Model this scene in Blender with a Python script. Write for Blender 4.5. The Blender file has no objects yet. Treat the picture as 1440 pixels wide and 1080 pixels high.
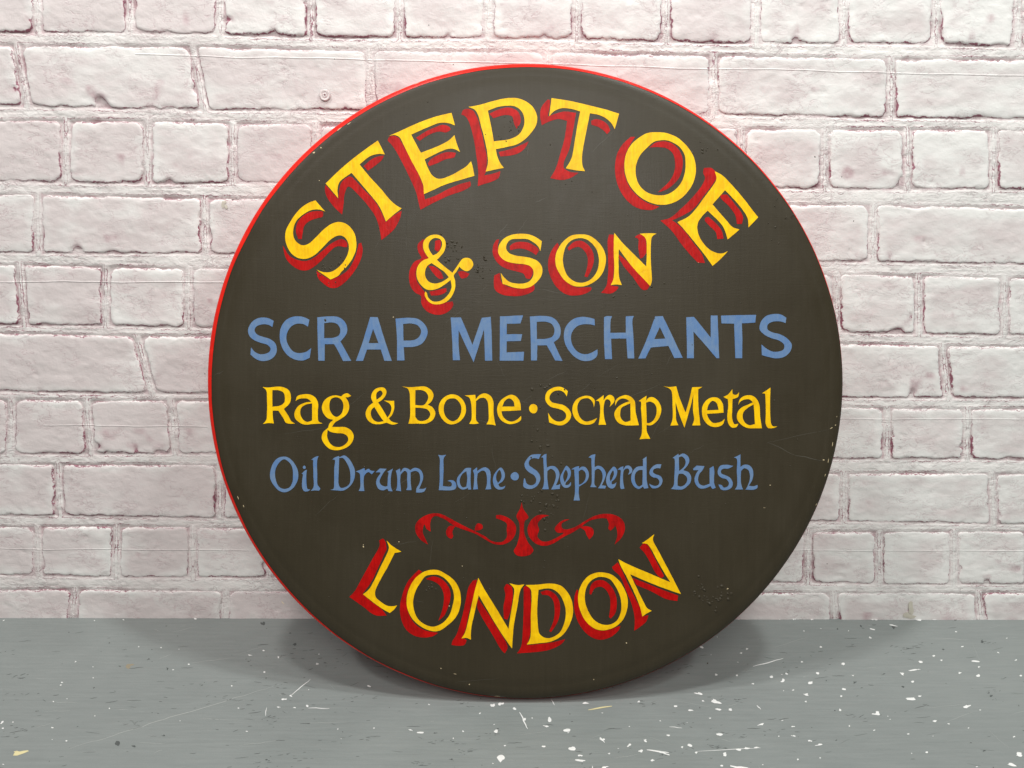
import bpy, math, random
import numpy as np
from mathutils import Vector, Matrix
from mathutils.geometry import tessellate_polygon

# ------------------------------------------------------------------ camera, light, exposure
W, H, F = 1440.0, 1080.0, 1040.0          # photo size and focal length in photo pixels (26 mm lens)
PITCH = math.radians(12.4)                # camera looks slightly down; the sign leans back by the same angle
SP, CP = math.sin(PITCH), math.cos(PITCH)
R = 0.300                                 # radius of the round sign, metres
RP = 446.0                                # the same radius in drawing units (photo pixels)
U = R / RP                                # metres per drawing unit on the sign face
ZC = U * F                                # distance from the camera to the face plane
THICK = 0.024                             # thickness of the sign
RG = R * (1 + 9 / F)                      # widest radius, a little behind the face plane
CX, CY = 738.6, 536.0                     # centre of the sign in drawing units
CAMH = SP * (ZC + THICK) + CP * (RG - (540 - CY) * U)

scene = bpy.context.scene
COL = scene.collection
cam_d = bpy.data.cameras.new('camera')
cam = bpy.data.objects.new('camera', cam_d); COL.objects.link(cam)
cam.location = (0, 0, CAMH)
cam.rotation_euler = (math.pi / 2 - PITCH, 0, 0)
cam_d.sensor_width = 36; cam_d.lens = 36 * F / W
cam_d.clip_start = 0.01; cam_d.clip_end = 100
scene.camera = cam
scene.render.resolution_x = 1024; scene.render.resolution_y = 768

scene.world = bpy.data.worlds.new('World')
scene.world.use_nodes = True
bg = scene.world.node_tree.nodes['Background']
bg.inputs[0].default_value = (0.90, 0.96, 1.0, 1); bg.inputs[1].default_value = 0.085

def lamp(name, loc, target, size, power, color=(1, .97, .93), size_y=None):
    l = bpy.data.lights.new(name, 'AREA'); l.energy = power; l.color = color
    l.shape = 'RECTANGLE'; l.size = size; l.size_y = size_y or size
    o = bpy.data.objects.new(name, l); COL.objects.link(o)
    o.location = loc
    o.rotation_euler = (Vector(target) - Vector(loc)).to_track_quat('-Z', 'Y').to_euler()
    return o
# ceiling panels of the photo studio: two rows above and in front of the sign, plus an added fill lamp
lamp('ceiling_or_fill_lamp', (-1.10, -0.15, 1.85), (-0.1, 0.68, 0.2), 0.12, 9.0, (1, .955, .94))
lamp('ceiling_or_fill_lamp', (1.12, -0.10, 1.85), (0.1, 0.68, 0.2), 0.12, 9.0, (.96, 1, .975))
lamp('ceiling_or_fill_lamp', (-0.50, 0.28, 1.95), (0.0, 0.68, 0.2), 0.12, 11.5, (1, .97, .95))
lamp('ceiling_or_fill_lamp', (0.54, 0.32, 1.95), (0.05, 0.68, 0.2), 0.12, 11.5, (.97, 1, .98))
lamp('ceiling_or_fill_lamp', (0.05, -0.95, 1.45), (0.0, 0.72, 0.10), 0.8, 22)  # added front fill, not a ceiling panel; brightens the lower wall
scene.view_settings.view_transform = 'Standard'
scene.view_settings.look = 'None'
scene.view_settings.gamma = 1; scene.view_settings.exposure = 0

# ------------------------------------------------------------------ helpers
rng = np.random.default_rng(7); random.seed(7)
def tag(o, label=None, cat=None, group=None, kind=None):
    if label: o['label'] = label
    if cat: o['category'] = cat
    if group: o['group'] = group
    if kind: o['kind'] = kind
    return o
def empty(name, loc):
    o = bpy.data.objects.new(name, None); COL.objects.link(o); o.location = loc
    o.empty_display_size = .05
    return o
def mesh_obj(name, verts, faces, mat, parent=None, smooth=False, attrs=None):
    me = bpy.data.meshes.new(name)
    verts = np.asarray(verts, dtype=np.float64)
    me.from_pydata([tuple(v) for v in verts], [], [tuple(f) for f in faces])
    if attrs:
        for k, a in attrs.items():
            at = me.attributes.new(k, 'FLOAT', 'POINT')
            at.data.foreach_set('value', np.asarray(a, dtype=np.float32))
    me.materials.append(mat)
    if smooth:
        me.polygons.foreach_set('use_smooth', [True] * len(me.polygons))
    me.update()
    o = bpy.data.objects.new(name, me); COL.objects.link(o)
    if parent: o.parent = parent
    return o

# smooth value noise (numpy)
def _hash(ix, iy, seed):
    n = (ix.astype(np.int64) * 374761393 + iy.astype(np.int64) * 668265263 + seed * 974711) & 0x7fffffff
    n = (n ^ (n >> 13)) * 1274126177 & 0x7fffffff
    n = (n ^ (n >> 16)) & 0x7fffffff
    return (n % 100003) / 100003.0
def vnoise(x, y, seed=0):
    x = np.asarray(x, float); y = np.asarray(y, float)
    ix = np.floor(x); iy = np.floor(y); fx = x - ix; fy = y - iy
    fx = fx * fx * (3 - 2 * fx); fy = fy * fy * (3 - 2 * fy)
    a = _hash(ix, iy, seed); b = _hash(ix + 1, iy, seed); c = _hash(ix, iy + 1, seed); d = _hash(ix + 1, iy + 1, seed)
    return ((a * (1 - fx) + b * fx) * (1 - fy) + (c * (1 - fx) + d * fx) * fy) * 2 - 1
def fbm(x, y, seed=0, octs=3):
    s = 0; a = 1.0; t = 0
    for k in range(octs):
        s = s + a * vnoise(np.asarray(x) * 2 ** k, np.asarray(y) * 2 ** k, seed + k * 17); t += a; a *= .55
    return s / t

# ------------------------------------------------------------------ materials
class NT:
    def __init__(s, name):
        s.m = bpy.data.materials.new(name); s.m.use_nodes = True
        s.t = s.m.node_tree; s.b = s.t.nodes['Principled BSDF']
        s.tc = s.t.nodes.new('ShaderNodeTexCoord')
    def n(s, typ, **kw):
        nd = s.t.nodes.new(typ)
        for k, v in kw.items(): setattr(nd, k, v)
        return nd
    def l(s, a, b): s.t.links.new(a, b)
    def mapping(s, scale, src='Object', rot=(0, 0, 0)):
        mp = s.n('ShaderNodeMapping'); mp.inputs['Scale'].default_value = scale
        mp.inputs['Rotation'].default_value = rot
        s.l(s.tc.outputs[src], mp.inputs['Vector']); return mp.outputs[0]
    def noise(s, vec, scale, detail=3, rough=.5, dist=0):
        nd = s.n('ShaderNodeTexNoise'); nd.inputs['Scale'].default_value = scale
        nd.inputs['Detail'].default_value = detail; nd.inputs['Roughness'].default_value = rough
        nd.inputs['Distortion'].default_value = dist
        s.l(vec, nd.inputs['Vector']); return nd.outputs['Fac']
    def ramp(s, fac, stops):
        r = s.n('ShaderNodeValToRGB'); e = r.color_ramp.elements
        while len(e) < len(stops): e.new(.5)
        for el, (p, c) in zip(e, stops):
            el.position = p; el.color = (c if len(c) == 4 else tuple(c) + (1,)) if not isinstance(c, float) else (c, c, c, 1)
        s.l(fac, r.inputs[0]); return r.outputs[0]
    def math(s, op, a, b=None, clamp=False):
        m = s.n('ShaderNodeMath', operation=op); m.use_clamp = clamp
        for i, v in enumerate((a, b)):
            if v is None: continue
            if isinstance(v, (int, float)): m.inputs[i].default_value = v
            else: s.l(v, m.inputs[i])
        return m.outputs[0]
    def mix(s, fac, a, b):
        m = s.n('ShaderNodeMix', data_type='RGBA')
        for sock, v in ((m.inputs[0], fac), (m.inputs[6], a), (m.inputs[7], b)):
            if isinstance(v, tuple): sock.default_value = v + (1,) if len(v) == 3 else v
            elif isinstance(v, (int, float)): sock.default_value = v
            else: s.l(v, sock)
        return m.outputs[2]
    def bump(s, h, strength, dist, prev=None):
        b = s.n('ShaderNodeBump'); b.inputs['Strength'].default_value = strength
        b.inputs['Distance'].default_value = dist; s.l(h, b.inputs['Height'])
        if prev: s.l(prev, b.inputs['Normal'])
        return b.outputs[0]
    def attr(s, name):
        a = s.n('ShaderNodeAttribute'); a.attribute_name = name; return a.outputs['Fac']
    def out(s, color=None, rough=None, normal=None, spec=.5):
        for k, v in (('Base Color', color), ('Roughness', rough), ('Normal', normal)):
            if v is None: continue
            if isinstance(v, tuple): s.b.inputs[k].default_value = v + (1,)
            elif isinstance(v, (int, float)): s.b.inputs[k].default_value = v
            else: s.l(v, s.b.inputs[k])
        s.b.inputs['Specular IOR Level'].default_value = spec
        return s.m

def mat_paint(name, c1, c2, rough=.42, seed=0, scale=1.0, bump=.25):
    n = NT(name)
    v = n.mapping((60 * scale, 60 * scale, 60 * scale))
    a = n.noise(v, 1.2, 4, .6, .6)
    v2 = n.mapping((500, 90, 500), rot=(0, 0, .7))
    b = n.noise(v2, 1.0, 2)
    f = n.math('ADD', n.math('MULTIPLY', a, .65), n.math('MULTIPLY', b, .35))
    c = n.mix(n.ramp(f, [(.36, 0.0), (.62, 1.0)]), c2, c1)
    nr = n.bump(b, bump, .0006, n.bump(a, bump, .0012))
    return n.out(c, rough, nr, .14)
M_YEL = mat_paint('yellow_sign_paint', (.93, .575, .003), (.74, .41, .003), .38)
M_RED = mat_paint('red_shade_paint', (.48, .003, .002), (.30, .002, .002), .42)
M_BLUE = mat_paint('blue_sign_paint', (.098, .190, .375), (.145, .225, .355), .45)
M_ORN = mat_paint('scroll_red_paint', (.47, .004, .003), (.22, .003, .003), .42)
M_RIM = mat_paint('rim_red_paint', (.74, .022, .012), (.62, .016, .010), .32, bump=.1)

def mat_board():
    n = NT('charcoal_board_paint')
    v = n.mapping((1, 1, 1))
    big = n.noise(v, 9, 4, .6, .5)
    vs = n.mapping((30, 300, 100), rot=(0, 0, .55))     # long brush marks
    br = n.noise(vs, 1, 3, .6, 2.2)
    vg = n.mapping((240, 14, 60), rot=(0, 0, .03))
    gr = n.noise(vg, 1, 4, .6, .7)                           # wood grain showing through
    f = n.math('ADD', n.math('MULTIPLY', big, .6), n.math('MULTIPLY', gr, .4))
    c = n.ramp(f, [(.3, (.031, .0245, .0135)), (.52, (.037, .0297, .0168)), (.75, (.044, .036, .0215))])
    rg = n.ramp(big, [(.3, .36), (.7, .50)])
    fine = n.noise(n.mapping((900, 900, 900)), 1, 2)
    nr = n.bump(br, .13, .0007, n.bump(gr, .06, .0012, n.bump(fine, .10, .0004)))
    return n.out(c, rg, nr, .24)
M_BOARD = mat_board()
def mat_plain(name, c, rough=.5): 
    n = NT(name); a = n.noise(n.mapping((1, 1, 1)), 300, 3)
    c2 = tuple(x * .8 for x in c)
    return n.out(n.mix(a, c, c2), rough, n.bump(a, .2, .0003))
M_CHIP = mat_plain('bare_wood_chip', (.62, .50, .30))
M_WHITE = mat_plain('white_paint_drop', (.86, .87, .85), .35)
M_DARK = mat_plain('dark_dirt', (.04, .045, .045), .8)
M_CREAM = mat_plain('cream_paint_smear', (.74, .66, .36), .5)
M_SCRATCH = mat_plain('pale_scratch', (.36, .38, .36), .6)
M_HAIR = mat_plain('board_scratch', (.075, .068, .05), .5)
M_RUST = mat_plain('ochre_stain', (.30, .26, .18), .7)

def mat_wall(name, white, pink, bare, mortar=False):
    n = NT(name)
    v = n.mapping((1, 1, 1), 'Generated' if False else 'Object')
    a = n.noise(v, 14, 4, .6, .4)
    b = n.noise(v, 170, 4, .65, .3)
    fine = n.noise(v, 420, 4, .65)
    # sharp little creases and lumps of thick old paint
    rdg = n.math('ABSOLUTE', n.math('SUBTRACT', n.noise(n.mapping((62, 62, 115), rot=(0, .25, 0)), 1, 4, .62, 1.2), .5))
    crease = n.ramp(rdg, [(0.0, 0.0), (.035, 1.0)])
    mask = n.ramp(n.noise(v, 26, 2, .5), [(.47, 0.0), (.60, 1.0)])
    crease = n.math('SUBTRACT', 1, n.math('MULTIPLY', n.math('SUBTRACT', 1, crease), mask))
    lump = n.noise(n.mapping((75, 75, 120)), 1, 4, .6, .5)
    tint = n.attr('tint')
    f = n.math('ADD', a, n.math('SUBTRACT', tint, .5))
    c = n.mix(n.ramp(f, [(.30, 0.0), (.72, 1.0)]), white, pink)
    c = n.mix(n.math('MULTIPLY', n.math('SUBTRACT', 1, crease), .28), c, bare)
    fl = n.ramp(b, [(.70, 0.0), (.76, 1.0)])
    c = n.mix(n.math('MULTIPLY', fl, .35), c, bare)                # pinholes in the paint
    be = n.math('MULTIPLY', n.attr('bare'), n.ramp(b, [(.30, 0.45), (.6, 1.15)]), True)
    c = n.mix(be, c, bare)  # joint pink together with painted-in shade along the edges
    # thin open cracks that run along the edges of bricks and pointing
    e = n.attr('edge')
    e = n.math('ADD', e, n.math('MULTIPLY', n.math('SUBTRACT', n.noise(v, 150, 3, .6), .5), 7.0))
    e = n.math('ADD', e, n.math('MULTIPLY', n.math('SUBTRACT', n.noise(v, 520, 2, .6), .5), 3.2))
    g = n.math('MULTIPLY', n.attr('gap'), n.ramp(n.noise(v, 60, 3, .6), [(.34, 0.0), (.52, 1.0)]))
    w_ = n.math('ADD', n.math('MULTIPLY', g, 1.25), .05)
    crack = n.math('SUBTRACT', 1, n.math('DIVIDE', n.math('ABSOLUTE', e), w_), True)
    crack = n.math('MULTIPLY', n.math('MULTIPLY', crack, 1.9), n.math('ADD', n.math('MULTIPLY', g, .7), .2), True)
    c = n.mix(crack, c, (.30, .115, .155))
    # lapped edges of the thin vinyl skin: a faint ridge along each seam
    geo = n.n('ShaderNodeNewGeometry'); sep = n.n('ShaderNodeSeparateXYZ'); n.l(geo.outputs['Position'], sep.inputs[0])
    wob = n.math('MULTIPLY', n.math('SUBTRACT', n.noise(n.mapping((9, 9, 0.1)), 1, 2), .5), .006)
    tot = None; step = None
    for (z0, k, x0, x1, amp) in SEAMS:
        zz = n.math('SUBTRACT', sep.outputs['Z'], n.math('ADD', n.math('MULTIPLY', sep.outputs['X'], k), z0))
        zz = n.math('ADD', zz, wob)
        line = n.math('SUBTRACT', 1, n.math('DIVIDE', n.math('ABSOLUTE', zz), .0009), True)
        g = n.math('MULTIPLY', n.math('GREATER_THAN', sep.outputs['X'], x0), n.math('LESS_THAN', sep.outputs['X'], x1))
        line = n.math('MULTIPLY', n.math('MULTIPLY', line, g), amp)
        tot = line if tot is None else n.math('MAXIMUM', tot, line)
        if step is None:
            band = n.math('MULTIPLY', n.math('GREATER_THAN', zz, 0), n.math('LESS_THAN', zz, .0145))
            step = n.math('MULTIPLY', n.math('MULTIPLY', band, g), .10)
    c = n.mix(n.math('MULTIPLY', tot, .22, True), c, (.90, .88, .85))  # wrinkle glare put into the colour as a pale line on the seams
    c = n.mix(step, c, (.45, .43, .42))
    nr = n.bump(fine, .34, .0007, n.bump(crease, .5 if mortar else .26, .0009, n.bump(lump, .58 if mortar else .19, .0024, n.bump(tot, .6, .0012))))
    return n.out(c, n.ramp(a, [(.3, .38), (.7, .52)]), nr, .35)

def mat_floor():
    n = NT('grey_floor_paint')
    v = n.mapping((1, 1, 1))
    a = n.noise(v, 7, 5, .6, .5)
    vs = n.mapping((22, 260, 1), rot=(0, 0, .06))
    br = n.noise(vs, 1, 4, .6, .3)
    vm = n.mapping((60, 380, 1), rot=(0, 0, -.12))
    mk = n.noise(vm, 1, 3, .55, .8)
    f = n.math('ADD', n.math('MULTIPLY', a, .55), n.math('MULTIPLY', br, .45))
    c = n.ramp(f, [(.3, (.195, .216, .209)), (.55, (.228, .250, .242)), (.75, (.258, .279, .269))])
    marks = n.ramp(mk, [(.70, 0.0), (.80, 1.0)])
    c = n.mix(n.math('MULTIPLY', marks, .42), c, (.10, .115, .11))
    m2 = n.ramp(n.noise(n.mapping((45, 300, 1), rot=(0, 0, .35)), 1, 2, .5, 1), [(.73, 0.0), (.78, 1.0)])
    c = n.mix(n.math('MULTIPLY', m2, .22), c, (.42, .45, .43))
    fine = n.noise(n.mapping((700, 700, 1)), 1, 2)
    nr = n.bump(br, .42, .0009, n.bump(fine, .2, .0005, n.bump(marks, -.2, .0005)))
    return n.out(c, n.ramp(a, [(.3, .40), (.7, .6)]), nr, .22)
# ------------------------------------------------------------------ lettering, drawn as outlines
# (origin x, origin y, units per step); a star marks a sharp corner, '/' starts a counter
FR = dict(A=(390,275,8),B=(440,200,8),C=(535,160,8),D=(640,130,8),E=(750,130,8),F=(860,170,8),G=(920,240,8),H=(570,320,8),
 I=(690,320,8),J=(810,320,8),K=(345,435,8),L=(495,435,8),M=(655,435,8),N=(780,435,8),O=(940,435,8),
 P=(365,540,9.931),Q=(505,540,9.931),R=(610,540,9.931),S=(740,540,9.931),T=(840,540,9.931),U=(955,540,9.931),
 V=(375,635,12),W=(485,635,12),X=(605,635,12),Y=(715,635,12),Z=(815,635,12),a=(940,635,11.077),
 b=(575,700,8),c=(715,700,8),d=(480,750,8),e=(555,790,8),f=(640,790,8),g=(770,780,8),h=(835,745,8))
# each entry: frame, outline
RED = [
('S','A','225,310 280,240 360,190 450,175 515,180* 510,235 430,260 350,295 300,350 285,420 275,490* 235,490* 210,410'),
('S','A','60,560* 85,600 120,660 180,705 250,730 330,735 420,695 510,620 600,545 670,505 730,490 785,530 785,580* 750,580 710,570 650,580 580,640 500,725 420,795 340,840 250,835 160,780 95,700'),
('S','A','440,850* 520,905 600,950* 700,905 800,830 870,710 900,610 915,540* 945,530* 960,610 945,700 900,800 830,900 750,985 670,1035 590,1035 520,990 460,930'),
('T','B','140,480* 285,640* 300,520 325,450 410,385 450,400* 560,520 700,670 770,790 820,900* 910,825 1000,770* 975,870 920,970 850,1040 770,1100* 755,1000 710,850 640,740 520,600 400,500 360,570 345,700 330,815* 240,730 160,620 135,540'),
('T','B','570,270* 650,200 720,165 800,150* 780,195 700,265 620,320*'),
('E','C','80,300* 100,260 160,250 210,275* 270,380 360,550 440,710 485,830 490,910* 500,965* 620,920 760,850 900,790 1010,762* 1015,810 940,860 760,925 600,1000 450,1080* 430,1000 400,880 320,700 230,520 150,380'),
('E','C','400,270* 520,195 620,150 700,125 770,145 790,175 740,210 660,200 560,230 440,305*'),
('E','C','535,560* 560,520 660,460 760,430 850,440* 830,490 740,510 640,555 550,590*'),
('P','D','70,250* 90,200 150,185 210,210* 255,300 290,420 330,600 355,720 350,890* 325,935* 440,910 510,885* 490,960 420,1000 330,1030 255,1055* 260,900 235,680 200,480 150,320 110,265'),
('P','D','385,240* 480,195 600,170 690,200 730,260 735,340 690,410* 660,340 640,270 560,255 430,290*'),
('P','D','490,670* 600,645 700,610 830,550* 790,620 720,680 620,710 510,720*'),
('T','E','160,80* 190,85* 180,180 160,270* 250,240 350,215 480,230* 460,350 430,520 400,650 345,780 340,850* 400,890 510,905* 420,960 330,985 190,965* 250,860 300,700 350,520 380,320* 280,300 200,320 130,350 95,370* 75,260 95,160'),
('T','E','650,320* 700,300 780,320 840,370 865,430* 830,470* 780,420 720,385 655,365*'),
('O','F','215,180* 265,180* 200,280 160,370 140,480 150,620 200,740 290,845 400,920 540,965* 460,1000 370,1000 260,965 160,880 90,770 50,650 38,520 60,380 120,270'),
('O','F','420,300* 500,245 590,230 680,255 760,330 800,430 795,540 760,640 690,720 600,780 520,805* 580,750 650,680 700,590 715,480 690,370 620,310 520,295'),
('E','G','560,-30* 640,-30 690,10* 700,80 660,150 560,280 450,420 350,490 200,560* 260,600 340,680 430,800 540,950 570,1040* 490,1035* 400,940 300,820 200,680 70,560* 180,530 300,430 430,300 540,160 570,80 550,20'),
('E','G','740,270* 820,270* 900,370 970,460 1000,530 985,600* 930,600* 910,500 840,400 750,310'),
('E','G','575,530* 610,520* 700,600 760,680 780,765* 710,770* 690,690 620,620 570,560'),
('&','H','200,130* 215,140* 195,220 220,290 260,345* 170,390 120,480 130,600 190,690 220,730* 240,800 320,860 420,850 530,830* 540,870 490,940 400,980 300,970 220,920 180,850 175,770 110,730 60,660 40,560 60,450 110,380 180,345 145,270 140,190'),
('&','H','335,150* 390,140 400,200 370,270 330,250*'),('&','H','260,430* 320,440 400,500 430,570* 390,580 320,520'),
('&','H','590,500* 640,490 720,520* 690,560 630,570'),('&','H','270,720* 370,700 460,680* 460,720 380,760 290,765*'),
('S','I','60,140* 95,130* 80,230 110,320 180,380 290,410 400,420 470,460 470,530 440,580* 400,570 370,520 280,490 170,460 80,400 25,300 30,200'),
('S','I','215,210* 260,175 350,160 450,180 540,250 510,310* 430,260 340,235 220,255*'),
('S','I','40,540* 100,510* 125,620 200,665 290,685 400,680 490,645* 490,700 420,745 320,770 220,770 120,750 50,700 35,620'),
('O','I','750,170* 770,200* 730,300 730,420 780,530 860,620 960,670 1130,670* 1130,700 1060,745 960,765 860,755 760,690 690,590 650,480 650,360 690,250'),
('O','I','865,230* 940,160 1020,150 1100,200 1150,280 1160,380 1130,480 1090,560* 1055,550* 1085,450 1090,340 1060,270 1000,220 930,230 880,260*'),
('N','J','370,80* 425,80* 425,300 425,480 415,600* 385,650* 480,665* 460,700 400,740 280,735* 340,660 360,520 360,300 355,160'),
('N','J','480,300* 600,400 750,560 840,640* 800,700* 750,700 640,560 540,440 490,360*'),
('N','J','660,110* 700,80 760,80 785,140* 790,280 750,340* 720,350* 700,220 700,130'),
('L','d','425,80* 470,60 500,100* 510,180* 430,350 340,540 240,680* 340,770 450,850 510,925* 380,920 240,820 90,715* 150,650 240,490 350,290 430,140'),
('O','e','270,90* 310,110* 200,230 140,350 135,480 160,590 230,700 340,770 490,800* 420,840 300,850 200,820 120,750 70,630 60,500 90,360 150,220'),
('O','e','350,190* 430,165 520,190 600,270 630,370 610,480 560,600 490,665* 520,590 550,470 550,360 510,270 430,215 370,200'),
('N','f','200,210* 245,200* 220,340 160,560 110,780 80,850* 130,880* 110,930 50,945 -40,935* -30,890 10,830 70,650 120,430 150,290'),
('N','f','250,400* 330,520 470,740 590,960 560,1030* 520,990 420,820 300,620 250,520*'),
('N','f','550,290* 580,250 640,280* 650,360 620,560 590,650* 550,640* 545,500 565,380'),
('D','f','770,290* 800,270 845,310* 855,500 845,800 808,940* 950,925 1100,905 1240,870* 1200,920 1060,990 900,1015 695,1030* 740,960 760,800 770,500'),
('D','f','960,340* 1040,320 1120,360 1170,440 1180,560 1150,680 1080,790* 1060,780* 1110,650 1120,530 1100,430 1050,380 980,370*'),
('O','g','330,390* 345,400* 345,540 380,670 450,770 540,840 640,855 820,800* 800,850 720,920 620,955 520,940 420,870 340,750 300,600 305,460'),
('O','g','470,440* 490,340 550,290 630,290 710,350 765,450 780,560 760,660 710,720* 690,700* 705,600 700,480 660,400 600,360 530,380 490,450*'),
('N','h','205,420* 270,365* 300,420 380,600 470,780 530,900 545,975* 615,960* 590,1030 530,1085 455,1135* 460,1000 430,850 370,700 300,530 220,450'),
('N','h','430,540* 560,590 760,670 950,740* 940,800* 820,780 640,690 480,620*'),
('N','h','515,200* 570,150 620,190* 700,350 790,520* 760,540 700,490 620,340 570,260'),
]
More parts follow.
